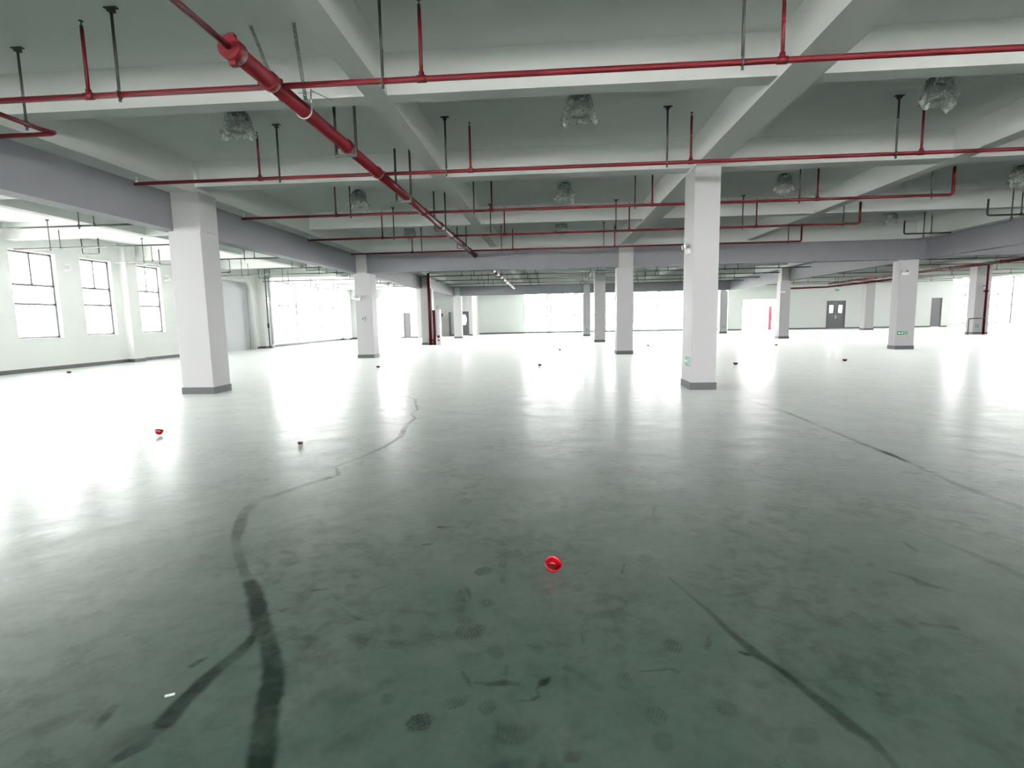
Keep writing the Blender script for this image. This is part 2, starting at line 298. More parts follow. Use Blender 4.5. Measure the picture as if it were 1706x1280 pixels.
def floor_mat():
    m = bpy.data.materials.new('polished_green_concrete'); m.use_nodes = True
    n = m.node_tree.nodes; l = m.node_tree.links; b = n['Principled BSDF']
    geo = n.new('ShaderNodeTexCoord')
    def noise(scale, detail, vec=None, dist=0.0, rough=.5):
        t = n.new('ShaderNodeTexNoise'); t.inputs['Scale'].default_value = scale; t.inputs['Detail'].default_value = detail
        t.inputs['Distortion'].default_value = dist; t.inputs['Roughness'].default_value = rough
        l.new(vec if vec else geo.outputs['Object'], t.inputs['Vector']); return t
    def rng_(src, a, b_, c, d):
        r = n.new('ShaderNodeMapRange'); r.inputs[1].default_value = a; r.inputs[2].default_value = b_; r.inputs[3].default_value = c; r.inputs[4].default_value = d
        l.new(src, r.inputs[0]); return r.outputs[0]
    def math_(op, a, b_):
        x = n.new('ShaderNodeMath'); x.operation = op
        for i, s in enumerate((a, b_)):
            if isinstance(s, (int, float)): x.inputs[i].default_value = s
            else: l.new(s, x.inputs[i])
        x.use_clamp = True; return x.outputs[0]
    def mixc(f, a, c):
        x = n.new('ShaderNodeMix'); x.data_type = 'RGBA'
        if isinstance(f, (int, float)): x.inputs[0].default_value = f
        else: l.new(f, x.inputs[0])
        for k, s in ((6, a), (7, c)):
            if isinstance(s, tuple): x.inputs[k].default_value = (*s, 1)
            else: l.new(s, x.inputs[k])
        return x.outputs[2]
    big = noise(.45, 3, dist=.3); med = noise(2.6, 5, dist=.25, rough=.6); fine = noise(16, 6, rough=.65); mid = noise(7.5, 4, dist=.3, rough=.6)
    base = mixc(rng_(big.outputs['Fac'], .3, .7, 0, 1), FLOOR_A, FLOOR_B)
    base = mixc(rng_(med.outputs['Fac'], .3, .75, 0, .75), base, FLOOR_C)
    smear = math_('MULTIPLY', rng_(mid.outputs['Fac'], .46, .72, 0, .95), rng_(noise(1.1, 3).outputs['Fac'], .4, .6, .15, 1))
    base = mixc(smear, base, FLOOR_D)
    base = mixc(rng_(fine.outputs['Fac'], .45, .8, 0, .3), base, FLOOR_D)
    pale = rng_(noise(1.7, 6, dist=.4, rough=.6).outputs['Fac'], .5, .8, 0, .6)
    base = mixc(pale, base, FLOOR_E)
    a1 = n.new('ShaderNodeAttribute'); a1.attribute_name = 'wet_trail'; a2 = n.new('ShaderNodeAttribute'); a2.attribute_name = 'shoe_print'
    a2m = a2
    base = mixc(math_('MULTIPLY', a2.outputs['Fac'], .95), base, FLOOR_D)
    base = mixc(math_('MULTIPLY', a1.outputs['Fac'], .9), base, FLOOR_W)
    l.new(base, b.inputs['Base Color'])
    ro = rng_(med.outputs['Fac'], .3, .7, ROUGH[0], ROUGH[1])
    l.new(ro, b.inputs['Roughness'])
    wet = math_('SUBTRACT', 1.0, a1.outputs['Fac'])
    l.new(math_('MULTIPLY', wet, SHEEN), b.inputs['Sheen Weight'])
    l.new(math_('MULTIPLY', rng_(a1.outputs['Fac'], 0, 1, 1, .45), SPEC), b.inputs['Specular IOR Level'])
    b.inputs['Sheen Roughness'].default_value = .28; b.inputs['Sheen Tint'].default_value = (.9, .92, .9, 1)
    bp = n.new('ShaderNodeBump'); bp.inputs['Strength'].default_value = .22; bp.inputs['Distance'].default_value = .03
    hb = noise(1.9, 3, rough=.55)
    l.new(hb.outputs['Fac'], bp.inputs['Height']); l.new(bp.outputs[0], b.inputs['Normal'])
    return m
FLOOR_A = (.064, .130, .097); FLOOR_B = (.096, .152, .124); FLOOR_C = (.132, .176, .154); FLOOR_D = (.006, .028, .017); FLOOR_E = (.215, .25, .225); FLOOR_W = (.001, .014, .007)
ROUGH = (.282, .325); SPEC = .6; SHEEN = .40
me.materials.append(floor_mat())

# ------------------------------------------------------------------ outside ground
g = MB().box(-160, -18.4, -120, 160, -.3, -.1).box(-18.4, 55.6, -120, -14.5, -.3, -.1).box(-18.4, 55.6, 58.2, 160, -.3, -.1).box(55.6, 160, -120, 160, -.3, -.1).build('outside_ground', M['ground'])
tag(g, 'pale concrete yard outside the windows', 'ground', kind='structure')

# ------------------------------------------------------------------ ceiling slab
c = MB().box(-18.3, 55.5, -14.25, 58, SLAB, SLAB+.2).build('ceiling', M['slab'])
tag(c, 'plastered white concrete ceiling slab between the beams', 'ceiling', kind='structure')

# ------------------------------------------------------------------ walls
def wall(name, ax, pos, th, a0, a1, holes, label, m='white', skirt=True, baseboard=None, side=1):
    """ax 'x': wall plane at x=pos running in y; ax 'y': plane at y=pos running in x. The wall body lies on the outer side (side*-1)."""
    mb = MB()
    lo, hi = (pos-th, pos) if side > 0 else (pos, pos+th)
    def b(u0, u1, z0, z1, mbb=mb, l=lo, h=hi):
        if u1-u0 < 1e-4 or z1-z0 < 1e-4: return
        if ax == 'x': mbb.box(l, h, u0, u1, z0, z1)
        else: mbb.box(u0, u1, l, h, z0, z1)
    cur = a0
    for (u0, u1, z0, z1) in sorted(holes):
        b(cur, u0, 0, SLAB); b(u0, u1, 0, z0); b(u0, u1, z1, SLAB); cur = u1
    b(cur, a1, 0, SLAB)
    o = mb.build(name, M[m]); tag(o, label, 'wall', kind='structure')
    if baseboard:
        bb = MB(); l2, h2 = (pos, pos+.012) if side > 0 else (pos-.012, pos)
        cur = a0
        for (u0, u1, z0, z1) in sorted(holes):
            if z0 < .05: b(cur, u0, 0, .14, bb, l2, h2); cur = u1
        b(cur, a1, 0, .14, bb, l2, h2)
        o2 = bb.build(baseboard, M['band']); tag(o2, 'dark grey painted skirting along the '+label.split(' with ')[0], 'baseboard', kind='structure')
    return o

win_n = [0]
def window(ax, pos, th, side, u0, u1, z0, z1, cols=2, label='', rails=(.38, .6), full=False):
    """Framed window set in the outer half of the wall."""
    win_n[0] += 1
    mid = pos - side*th*.75
    cu = (u0+u1)/2
    loc = (mid, cu, z0) if ax == 'x' else (cu, mid, z0)
    t = thing('window_%d' % win_n[0], loc, label, 'window', kind='structure')
    fr = MB(); gl = MB(); W_ = .075; D = .035
    def b(mb, a, c_, p, q, d):
        if ax == 'x': mb.box(-d, d, a-cu, c_-cu, p-z0, q-z0)
        else: mb.box(a-cu, c_-cu, -d, d, p-z0, q-z0)
    b(fr, u0, u0+W_, z0, z1, D); b(fr, u1-W_, u1, z0, z1, D); b(fr, u0, u1, z0, z0+W_, D); b(fr, u0, u1, z1-W_, z1, D)
    H = z1-z0
    for r in rails: b(fr, u0, u1, z0+H*(1-r)-.04, z0+H*(1-r)+.04, D)
    for k in range(1, cols):
        uu = u0+(u1-u0)*k/cols; b(fr, uu-.035, uu+.035, (z0+H*(1-rails[0])) if rails and not full else z0, z1, D)
    b(gl, u0+.01, u1-.01, z0+.01, z1-.01, .003)
    fr.build('window_frame', M['frame'], t); gl.build('pane', M['glass'], t)
    return t

# left wall: windows, panel door, glazed stretch
lw = []
for y0 in (-12.2, -9.4, -6.6, -3.8, -1.2, 1.5, 4.2, 6.6, 11.55, 14.25): lw.append((y0, y0+1.55, 1.17, 4.15))
lw += [(16.95, 18.65, 1.15, 4.15), (19.68, 21.15, 1.2, 4.15), (22.45, 23.95, 1.22, 4.17), (25.2, 26.7, 1.22, 4.17)]
LWN = len(lw)
lw.append((28.3, 31.2, 0, 3.95))
gz = [(33.9, 37.5, .35, 4.3), (37.75, 41.4, .35, 4.3), (41.65, 45.3, .35, 4.3)]
wall('wall_left', 'x', -17.9, .25, -14.25, 47.75, lw+gz, 'left outer wall with a row of tall windows', baseboard='baseboard_left')
for i, h in enumerate(lw[:LWN]):
    lb = {9: 'left wall window outside the frame, bay j', 10: 'tall white-lit window nearest the frame edge in the left wall', 11: 'tall window just before the white pilaster on the left wall', 12: 'tall window just beyond the white pilaster on the left wall', 13: 'window hidden behind the big left column, before the grey panel'}.get(i, 'left wall window outside the frame, bay %s' % 'abcdefghi'[i] if i < 9 else '')
    window('x', -17.9, .25, 1, *h, label=lb)
for h, nm in zip(gz, ('first', 'middle', 'last')):
    window('x', -17.9, .25, 1, *h, cols=3, label='wide overexposed glazed bay, %s of three past the downpipes on the left wall' % nm, full=True, rails=(.4,))
# panel door in the left wall
p = MB()
p.box(-18.05, -18.0, 28.3, 31.2, 0, 3.95)
for k in range(1, 13): p.box(-18.0, -17.985, 28.3, 31.2, k*.3-.012, k*.3+.012)
o = p.build('door_1', M['shutter']); tag(o, 'pale grey full-height panel door in the left wall beside the white duct', 'door', kind='structure')

# far walls
wall('wall_back_left', 'y', 47.5, .25, -17.9, -11.8, [(-15.6, -13.35, 0, 3.55), (-13.05, -12.45, 0, 2.25)], 'back wall at far left with a bright opening', baseboard='baseboard_back_left', side=-1)
wall('wall_return_left', 'x', -11.8, .25, 47.75, 52.0, [], 'short return wall at the far left corner')
wall('wall_back_inner', 'y', 52, .25, -12.05, -7.5, [(-11.5, -10.6+.9, 0, .0), (-8.68, -7.85, 0, 2.35)], 'recessed back wall with an oval-glass door', baseboard='baseboard_back_inner', side=-1)
wall('wall_return_inner', 'x', -7.5, .25, 52.25, 57.0, [], 'white return wall left of the far windows')
fw_ = [(-2.75+2.85*k, -2.75+2.85*k+2.5, .2, 4.22) for k in range(7)]  # windows widened and piers thinned to carry the blown-out glare in the shape
wall('wall_back', 'y', 57, .25, -7.75, 17.55, fw_, 'far wall with a long row of bright windows', baseboard='baseboard_back', side=-1)
nmz = ['first', 'second', 'third', 'fourth', 'fifth', 'sixth', 'seventh']
for k, h in enumerate(fw_): window('y', 57, .25, -1, *h, cols=2, label='overexposed window in the far wall, %s from the left end' % nmz[k])
wall('wall_return_right', 'x', 17.55, .25, 54.25, 57.0, [], 'short return wall right of the far windows', side=1)
rw = [(18.7, 22.2, 0, 2.95), (26.55, 28.3, 0, 2.68), (36.1, 37.05, 0, 2.75)]
wall('wall_back_right', 'y', 54, .25, 17.3, 37.6, rw, 'back wall on the right with doors', baseboard='baseboard_back_right', side=-1)
gl2 = [(37.9+2.9*k, 37.9+2.9*k+2.6, .3, 4.6) for k in range(6)]
wall('wall_back_far_right', 'y', 54, .25, 37.6, 55.5, gl2, 'glazed back wall stretch at the far right', side=-1)
for k, h in enumerate(gl2): window('y', 54, .25, -1, *h, cols=2, full=True, label='full-height bright window at the far right, %s past the plain grey door' % nmz[k])
rr = [(-12+6.5*k, -12+6.5*k+6.4, 1.5, 3.7) for k in range(10)]
wall('wall_right', 'x', 55.25, .25, -14.25, 54, rr, 'unseen right outer wall with windows added for light', side=-1)  # unseen wall, windows added to bring light in from the right
for k, h in enumerate(rr): window('x', 55.25, .25, -1, *h, label='window added for light in the unseen right outer wall')
ff_ = [(-17.6+6.05*k, -17.6+6.05*k+5.95, 1.9, 3.8) for k in range(12)]
wall('wall_front', 'y', -14.0, .25, -17.9, 55.25, ff_, 'window wall behind the viewer')  # unseen wall, ribbon windows added so daylight reaches near beams and columns
for k, h in enumerate(ff_): window('y', -14.0, .25, 1, *h, label='window added for daylight in the unseen wall behind the viewer')

# pilasters on the left wall
for k, (y0, y1, d, lb) in enumerate([(10.6, 11.2, .3, 'white pilaster on the left wall outside the frame'), (21.55, 22.15, .3, 'white pilaster between the second and third windows of the left wall'), (32.1, 33.1, .35, 'grey-white pilaster behind the thin downpipes on the left wall'), (45.5, 46.3, .5, 'white pilaster at the far end of the left wall')]):
    t = thing('pilaster', (-17.9, y0, 0), lb, 'pilaster', kind='structure')
    MB().box(0, d, 0, y1-y0, 0, SLAB).build('shaft', M['white'], t)
    MB().box(0, d+.012, -.012, y1-y0+.012, 0, .14).build('base_band', M['band'], t)

# ------------------------------------------------------------------ doors
def door_leaf(parent, x0, x1, z1, y, name='leaf', glass=None, m='door'):
    mb = MB(); hs = glass
    if hs:
        gx0, gx1, gz0, gz1 = hs
        mb.box(x0, gx0, y-.025, y+.025, 0.01, z1).box(gx1, x1, y-.025, y+.025, .01, z1).box(gx0, gx1, y-.025, y+.025, .01, gz0).box(gx0, gx1, y-.025, y+.025, gz1, z1)
    else: mb.box(x0, x1, y-.025, y+.025, .01, z1)
    lf = mb.build(name, M[m], parent)
    if hs: MB().box(gx0, gx1, y-.005, y+.005, gz0, gz1).build('pane', M['glass'], lf)
    return lf
t = thing('door_2', (27.42, 54.05, 0), 'dark grey double door with two small bright glass panels', 'door', kind='structure')
f = MB().box(-.87, -.80, -.06, .08, 0, 2.68).box(.80, .87, -.06, .08, 0, 2.68).box(-.87, .87, -.06, .08, 2.6, 2.68); f.build('door_frame', M['doorframe'], t)
door_leaf(t, -.80, -.005, 2.6, 0, glass=(-.58, -.26, 1.55, 2.25)); door_leaf(t, .005, .80, 2.6, 0, glass=(.26, .58, 1.55, 2.25))
MB().tube([(-.12, -.07, 1.15), (-.02, -.07, 1.15)], .018, 8).tube([(.12, -.07, 1.15), (.02, -.07, 1.15)], .018, 8).box(-.06, -.02, -.03, -.02, 1.0, 1.3).box(.02, .06, -.03, -.02, 1.0, 1.3).build('handle', M['galv'], t)
MB().box(-.85, .85, -.1, .02, 0, .02).build('threshold', M['alu'], t)
t = thing('door_3', (36.575, 54.05, 0), 'plain dark grey single door at the right end of the back wall', 'door', kind='structure')
MB().box(-.475, -.41, -.06, .08, 0, 2.75).box(.41, .475, -.06, .08, 0, 2.75).box(-.475, .475, -.06, .08, 2.68, 2.75).build('door_frame', M['doorframe'], t)
door_leaf(t, -.41, .41, 2.68, 0); MB().tube([(-.33, -.06, 1.1), (-.22, -.06, 1.1)], .016, 8).build('handle', M['galv'], t)
t = thing('door_4', (-8.265, 52.05, 0), 'grey door with an oval glass light in the recessed back wall', 'door', kind='structure')
MB().box(-.415, -.36, -.06, .08, 0, 2.35).box(.36, .415, -.06, .08, 0, 2.35).box(-.415, .415, -.06, .08, 2.29, 2.35).build('door_frame', M['doorframe'], t)
# leaf with an oval opening
ov = MB(); N = 32
def oval_ring(mb, x0, x1, z0, z1, cx, cz, rx, rz, y0, y1):
    outer = []
    for j in range(N):
        a = 2*math.pi*j/N; dx, dz = math.cos(a), math.sin(a)
        s = min(((x1-cx)/dx if dx > 1e-6 else (x0-cx)/dx if dx < -1e-6 else 1e9), ((z1-cz)/dz if dz > 1e-6 else (z0-cz)/dz if dz < -1e-6 else 1e9))
        outer.append((cx+dx*s, cz+dz*s))
    # snap nearest samples to the corners
    for (qx, qz) in ((x0, z0), (x1, z0), (x1, z1), (x0, z1)):
        k = min(range(N), key=lambda i: (outer[i][0]-qx)**2+(outer[i][1]-qz)**2); outer[k] = (qx, qz)
    inner = [(cx+rx*math.cos(2*math.pi*j/N), cz+rz*math.sin(2*math.pi*j/N)) for j in range(N)]
    b = len(mb.v)
    for yy in (y0, y1):
        mb.v += [(p_[0], yy, p_[1]) for p_ in outer]; mb.v += [(p_[0], yy, p_[1]) for p_ in inner]
    for j in range(N):
        k = (j+1) % N
        mb.f += [(b+j, b+k, b+N+k, b+N+j), (b+2*N+j, b+3*N+j, b+3*N+k, b+2*N+k), (b+N+j, b+N+k, b+3*N+k, b+3*N+j), (b+j, b+2*N+j, b+2*N+k, b+k)]; mb.sm += [False]*4
oval_ring(ov, -.36, .36, .01, 2.29, -.05, 1.55, .22, .5, -.025, .025)
lf = ov.build('leaf', M['door'], t)
e = MB(); e.poly([(-.05+.22*math.cos(2*math.pi*j/N), 0, 1.55+.5*math.sin(2*math.pi*j/N)) for j in range(N)]); e.build('pane', M['glass'], lf)
MB().tube([(.28, -.06, 1.1), (.18, -.06, 1.1)], .016, 8).build('handle', M['galv'], t)
t = thing('door_5', (-12.75, 47.55, 0), 'narrow grey door in the far left back wall', 'door', kind='structure')
MB().box(-.3, -.25, -.06, .08, 0, 2.25).box(.25, .3, -.06, .08, 0, 2.25).box(-.3, .3, -.06, .08, 2.2, 2.25).build('door_frame', M['doorframe'], t)
door_leaf(t, -.25, .25, 2.2, 0)
MB().tube([(-.17, -.06, 1.1), (-.07, -.06, 1.1)], .016, 8).build('handle', M['galv'], t)
# dark door edge left of the fourth-row column
t = thing('door_6', (-9.62, 51.95, 0), 'slim dark door leaf standing open beside the fourth left column', 'door', kind='structure')
MB().box(-.03, .03, -.8, 0, .01, 2.3).build('leaf', M['doorframe'], t)

# framed opening on the right and the post in it
o = MB().box(21.4, 21.7, 54.6, 54.9, -.1, 2.3).build('post', M['pinkred'], at=(21.55, 54.75, -.1)); tag(o, 'red square post standing in the bright doorway of the back wall', 'post')
t = thing('handrail', (19.9, 56.5, -.1), 'low grey ramp handrail outside the bright doorway', 'handrail')
MB().tube([(-.6, 0, 1.0), (.55, 0, 1.0)], .03, 8).build('rail', M['steel_and_backlit'], t)
for xx in (-.55, .5): MB().tube([(xx, 0, 0), (xx, 0, 1.0)], .03, 8).build('post', M['steel_and_backlit'], t)
MB().obox((.3, 0, .82), (.28, 0, -.14), (0, .02, 0), (.03, 0, .05)).build('brace', M['steel_and_backlit'], t)

# ------------------------------------------------------------------ beams
def beam(x0, x1, y0, y1, z0, z1, m, label):
    o = MB().box(x0, x1, y0, y1, z0, z1).build('beam', M[m]); tag(o, label, 'beam', kind='structure'); return o
G0, G1 = 3.54, 4.30
beam(-8.35, -7.99, -14, 22.3, G0, G1, 'gray', 'dark grey deep beam along the left columns, near stretch')
beam(-8.35, -7.99, 22.6, 45.0, G0, G1, 'gray', 'dark grey deep beam along the left columns beyond the second row')
beam(-8.40, -7.52, -14, 57, G1, SLAB, 'white', 'broad white beam above the left grey beam')
beam(-8.35, 14.9, 22.3, 22.6, G0, G1, 'gray', 'dark grey beam crossing the hall at the second column row')
beam(14.9, 55, 22.3, 22.6, 3.62, G1, 'gray', 'grey cross beam right of the hall at the second column row')
beam(-18, 55, 22.25, 22.65, G1, SLAB, 'white', 'white beam above the first grey cross beam')
beam(14.56, 14.9, -14, 22.3, G0, G1, 'gray', 'dark grey deep beam along the right columns, near stretch')
beam(14.56, 14.9, 22.6, 45.0, G0, G1, 'gray', 'dark grey deep beam along the right columns beyond the second row')
beam(14.15, 14.95, -14, 57, G1, SLAB, 'white', 'broad white beam above the right grey beam')
beam(-8.35, 14.9, 45.0, 45.3, G0, G1, 'gray', 'dark grey beam crossing the hall at the fourth column row')
beam(-18, 55, 44.95, 45.35, G1, SLAB, 'white', 'white beam above the farthest grey cross beam')
beam(2.85, 3.36, -14, 57, SOF-.03, SLAB, 'white', 'main white ceiling beam running to the nearest right column')
beam(-2.38, -2.08, -14, 57, SOF-.004, SLAB, 'white', 'white secondary beam running lengthwise left of centre')
beam(7.78, 8.08, -14, 57, SOF-.004, SLAB, 'white', 'white secondary beam running lengthwise right of centre')
for x, w in ((-13.1, .3), (20.6, .3), (26.9, .5), (33, .3), (39, .5), (47, .4)):
    beam(x-w/2, x+w/2, -14, 54, SOF-.006, SLAB, 'white', 'white lengthwise ceiling beam in the %s bay' % ('left' if x < 0 else 'right side'))
for y, w, lb in ((-9, .3, 'far behind the viewer'), (-4.5, .3, 'behind the viewer'), (-.3, .4, 'overhead of the viewer'), (3.6, .3, 'out of view overhead'), (7.39, .28, 'nearest in view'), (11.55, .42, 'over the first column row'), (17.0, .3, 'midway to the second column row'), (28.0, .3, 'first past the grey cross beam'), (33.8, .42, 'over the third column row'), (39.4, .3, 'last before the far grey beam'), (50.6, .3, 'beyond the far grey beam')):
    beam(-17.9, 55.25, y-w/2, y+w/2, SOF, SLAB, 'white', 'white cross beam, '+lb)

# ------------------------------------------------------------------ columns
def column(x0, x1, y0, y1, label, upper=None, top=SOF-.03, band=.15, utop=G1):
    cx, cyy = (x0+x1)/2, (y0+y1)/2
    t = thing('column', (cx, cyy, 0), label, 'column', 'square white columns', kind='thing')
    zt = G0-.04 if upper else top
    sh = MB().box(x0-cx, x1-cx, y0-cyy, y1-cyy, 0, zt).build('shaft', M['column'], t); bevel(sh, .012)
    if upper:
        MB().box(upper[0]-cx, upper[1]-cx, y0-cyy+.02, (22.24 if y0 < 22.3 < y1 else 44.94 if y0 < 45.0 < y1 else y1)-cyy, zt, utop).build('upper_shaft', M['column'], t)
    MB().box(x0-cx-.012, x1-cx+.012, y0-cyy-.012, y1-cyy+.012, 0, band).build('base_band', M['band'], t)
    return t
column(-8.09, -7.37, 11.17, 11.8, 'large white column nearest on the left, under the grey beam', upper=(-7.98, -7.37), top=SLAB-.3)
column(2.85, 3.35, 11.08, 11.85, 'nearest right white column with a green exit sign on its side')
column(-8.08, -7.38, 22.05, 22.75, 'second white column along the left grey beam', upper=(-7.98, -7.55))
column(2.70, 3.35, 22.05, 22.75, 'second white column in the central row, behind the nearest right one', upper=(2.78, 3.35), utop=SOF-.03)
column(13.85, 14.55, 22.62, 23.1, 'wide white column under the right grey beam', upper=(14.05, 14.55))
column(-8.05, -7.35, 33.4, 34.0, 'left column with the red riser pipes beside it', upper=(-7.95, -7.5))
column(2.75, 3.4, 33.5, 34.1, 'third white column in the central row')
column(14.05, 14.65, 34.2, 34.75, 'third column along the right grey beam, left of the double door', upper=(14.1, 14.55))
column(-8.05, -7.4, 44.9, 45.5, 'fourth column of the left row, beside the oval-glass door', upper=(-7.95, -7.5))
column(2.75, 3.35, 44.9, 45.5, 'farthest column of the central row', upper=(2.8, 3.3), utop=SOF-.03)
column(14.1, 14.7, 46.0, 46.5, 'far column beside the bright doorway', upper=(14.15, 14.55))
column(26.5, 27.4, 35.8, 36.4, 'far right column with a red riser pipe')
column(27.1, 27.85, 48.6, 49.3, 'column right of the double door with one bright side')

# ------------------------------------------------------------------ sprinkler pipes
RB = .031
def head_upright(parent, x, y, z, m='steel_and_backlit'):
    MB().tube([(x, y, z), (x, y, z+.035)], .018, 10).tube([(x, y, z+.035), (x, y, z+.075)], .007, 8).lathe([(0.001, .075), (.024, .077), (.024, .083), (.001, .086)], (x, y, z), 12).build('sprinkler_head', M[m], parent)
def branch(y, x0, x1, risers, label, z=4.05, m='red', r=RB, group='sprinkler branch pipes', cap=True, endhead=None, elbow0=False, elbow1=False, rtop=.66, loc=None, col='red'):
    t = thing('sprinkler_pipe', ((x0+x1)/2, y, z), label, 'pipe', group)
    c0 = (x0+x1)/2
    pts = [(x0-c0, 0, 0), (x1-c0, 0, 0)]
    if elbow1: pts = pts[:-1]+arc((x1-c0-.06, 0, .06), -P2, 0, .06, (1,0,0), (0,0,1))+[(x1-c0, 0, rtop-.1)]
    if elbow0: pts = [(x0-c0, 0, rtop-.1)]+arc((x0-c0+.06, 0, .06), math.pi, 3*P2, .06, (1,0,0), (0,0,1))+pts[1:]
    MB().tube(pts, r, 12).build('pipe_run', M[m], t)
    for x in risers:
        rr_ = MB().tube([(x-c0, 0, 0), (x-c0, 0, rtop)], r*.62, 10); 
        rr_.tube([(x-c0-.05, 0, 0), (x-c0+.05, 0, 0)], r*1.22, 12).tube([(x-c0, 0, 0), (x-c0, 0, .07)], r*.95, 12)
        ro = rr_.build('riser', M[m], t); head_upright(ro, x-c0, 0, rtop)
    if endhead is not None:
        h = MB().tube([(endhead-c0, 0, -.0), (endhead-c0, 0, .07)], .02, 10).lathe([(.001, .13), (.02, .12), (.026, .07), (.001, .065)], (endhead-c0, 0, 0), 12).build('end_sprinkler', M['brass'], t)
        h['label'] = 'white-tipped sprinkler at the pipe end'
    return t
ordn = ['nearest', 'second', 'third', 'fourth', 'fifth']
YP = [5.95, 9.5, 12.9, 16.5, 20.1]
RX = [-5.08, -1.33, 2.37, 6.02]
for i, y in enumerate(YP):
    lab = ['nearest red sprinkler pipe crossing overhead in the near bay', 'second red sprinkler pipe overhead, running in front of the first columns', 'third red sprinkler pipe, just past the first column row', 'fourth red sprinkler pipe, midway to the grey cross beam', 'fifth red sprinkler pipe, just in front of the grey cross beam'][i]
    branch(y, -7.42, 8.9, RX, lab, elbow1=True, endhead=-7.38, rtop=.70)
p0 = [o for o in C.objects if o.name == 'sprinkler_pipe'][0]
o = MB().tube([(-6.52+.0-.74, .0, 0), (-6.52-.74, .88, 0)], .028, 10).tube([(-6.52-.74, .88, 0), (-6.52-.74+.05, 1.0, 0), (-6.52-.74-.02, 1.03, 0), (-8.62, 1.03, 0)], .028, 10).build('side_run', M['red'], p0)

# hangers
def hanger_proto(name, drop, label, m='steel_and_backlit'):
    t = thing(name, (0, 0, 0), label, 'hanger')
    rod = MB().tube([(0, 0, -.0), (0, 0, drop)], .012, 8).obox((0, 0, drop*.52), (.016, 0, 0), (0, .004, 0), (0, 0, drop*.46)).build('rod', M[m], t)
    MB().box(-.07, .07, -.025, .025, drop-.012, drop).box(-.03, .03, -.03, .03, drop-.05, drop-.012).build('ceiling_plate', M['steel_and_backlit'], t)
    cl = MB(); cl.tube([Vector((0, math.cos(a)*.040, math.sin(a)*.040)) for a in [2*math.pi*k/14 for k in range(15)]], .009, 6, caps=False); cl.box(-.012, .012, -.01, .01, -.075, -.035)
    cl.build('clamp', M[m], t)
    return t
HX = [-4.72, -1.75, 1.98, 5.63, 8.45]
hn = ['left of the big red main', 'just right of the big red main', 'left of the central columns', 'right of the central columns', 'near the pipe end on the right']
proto = None
def place_hanger(x, y, z, label, group):
    global proto
    if proto is None: proto = hanger_proto('pipe_hanger', SLAB-4.05-.002, 'x'); h = proto
    else: h = copy_tree(proto)
    h.location = (x, y, z); h['label'] = label; h['group'] = group; return h
for i, y in enumerate(YP):
    for j, x in enumerate(HX):
        if i == 0 and j > 2: continue
        place_hanger(x, y, 4.05, 'dark drop-rod hanger of the %s sprinkler pipe, %s' % (ordn[i], hn[j]), 'hanger rods of the near bay sprinkler pipes')
place_hanger(-6.52, 6.62, 4.05, 'dark hanger rod on the short side pipe at upper left', 'hanger rods of the near bay sprinkler pipes')

# large red main
t = thing('fire_main_pipe', (-2.93, 5.1, 4.05), 'large red fire main running lengthwise overhead with a thin red feed', 'pipe')
L = 21.5-5.1
MB().tube([(0, 0, 0), (0, L, 0)], .082, 20).build('pipe_run', M['red'], t)
MB().tube([(0, -.02, 0), (0, .13, 0)], .105, 20).box(-.03, .03, .03, .09, .09, .14).box(-.03, .03, .03, .09, -.14, -.09).build('end_coupling', M['red'], t)
MB().tube([(0, -6, .0), (0, 0, 0)], .030, 12).build('feed_pipe', M['red'], t)
bolts = MB()
for yy in [.85-.12, 4.4-.1, 7.8-.1, 11.4-.1, 15.0-.1, 2.9, 9.6, 13.1]:
    MB().tube([(0, yy-.05, 0), (0, yy-.04, 0), (0, yy+.04, 0), (0, yy+.05, 0)], [.088, .099, .099, .088], 20).box(-.13, -.09, yy-.02, yy+.02, -.02, .02).box(.09, .13, yy-.02, yy+.02, -.02, .02).build('coupling', M['red'], t)
MB().tube([(0, L-.1, 0), (0, L+.02, 0)], .098, 20).build('end_cap', M['red'], t)
# U hangers on the main
def u_hanger(y, label, wide=.3, group='U hangers of the big red main', splay=0.0, m='steel_and_backlit'):
    h = SLAB-3.92; t = thing('pipe_bracket', (-2.93, y, 3.92), label, 'bracket', group)
    for s in (-1, 1):
        bb = MB().obox((s*(wide/2+splay/2), 0, h/2), (.011, 0, 0), (0, .022, 0), (s*splay/2, 0, h/2)).obox((s*(wide/2+splay/2), .02, h/2), (.02, 0, 0), (0, .003, 0), (s*splay/2, 0, h/2))
        bb.build('leg', M[m], t)
    MB().box(-wide/2-.012, wide/2+.012, -.02, .02, -.03, .012).build('crossbar', M[m], t)
    return t
for y, lb in ((7.95, 'dark U-shaped bracket carrying the red main just past the near cross beam'), (11.2-.15, 'dark U-shaped bracket carrying the red main by the second sprinkler pipe'), (14.7, 'dark U-shaped bracket on the red main between the third and fourth pipes'), (18.3, 'small U-shaped bracket near the far end of the red main')):
    u_hanger(y, lb)
t = thing('pipe_bracket', (-2.93, 6.35, 4.05), 'pair of galvanised slotted angle struts holding the near end of the red main', 'bracket', 'U hangers of the big red main')
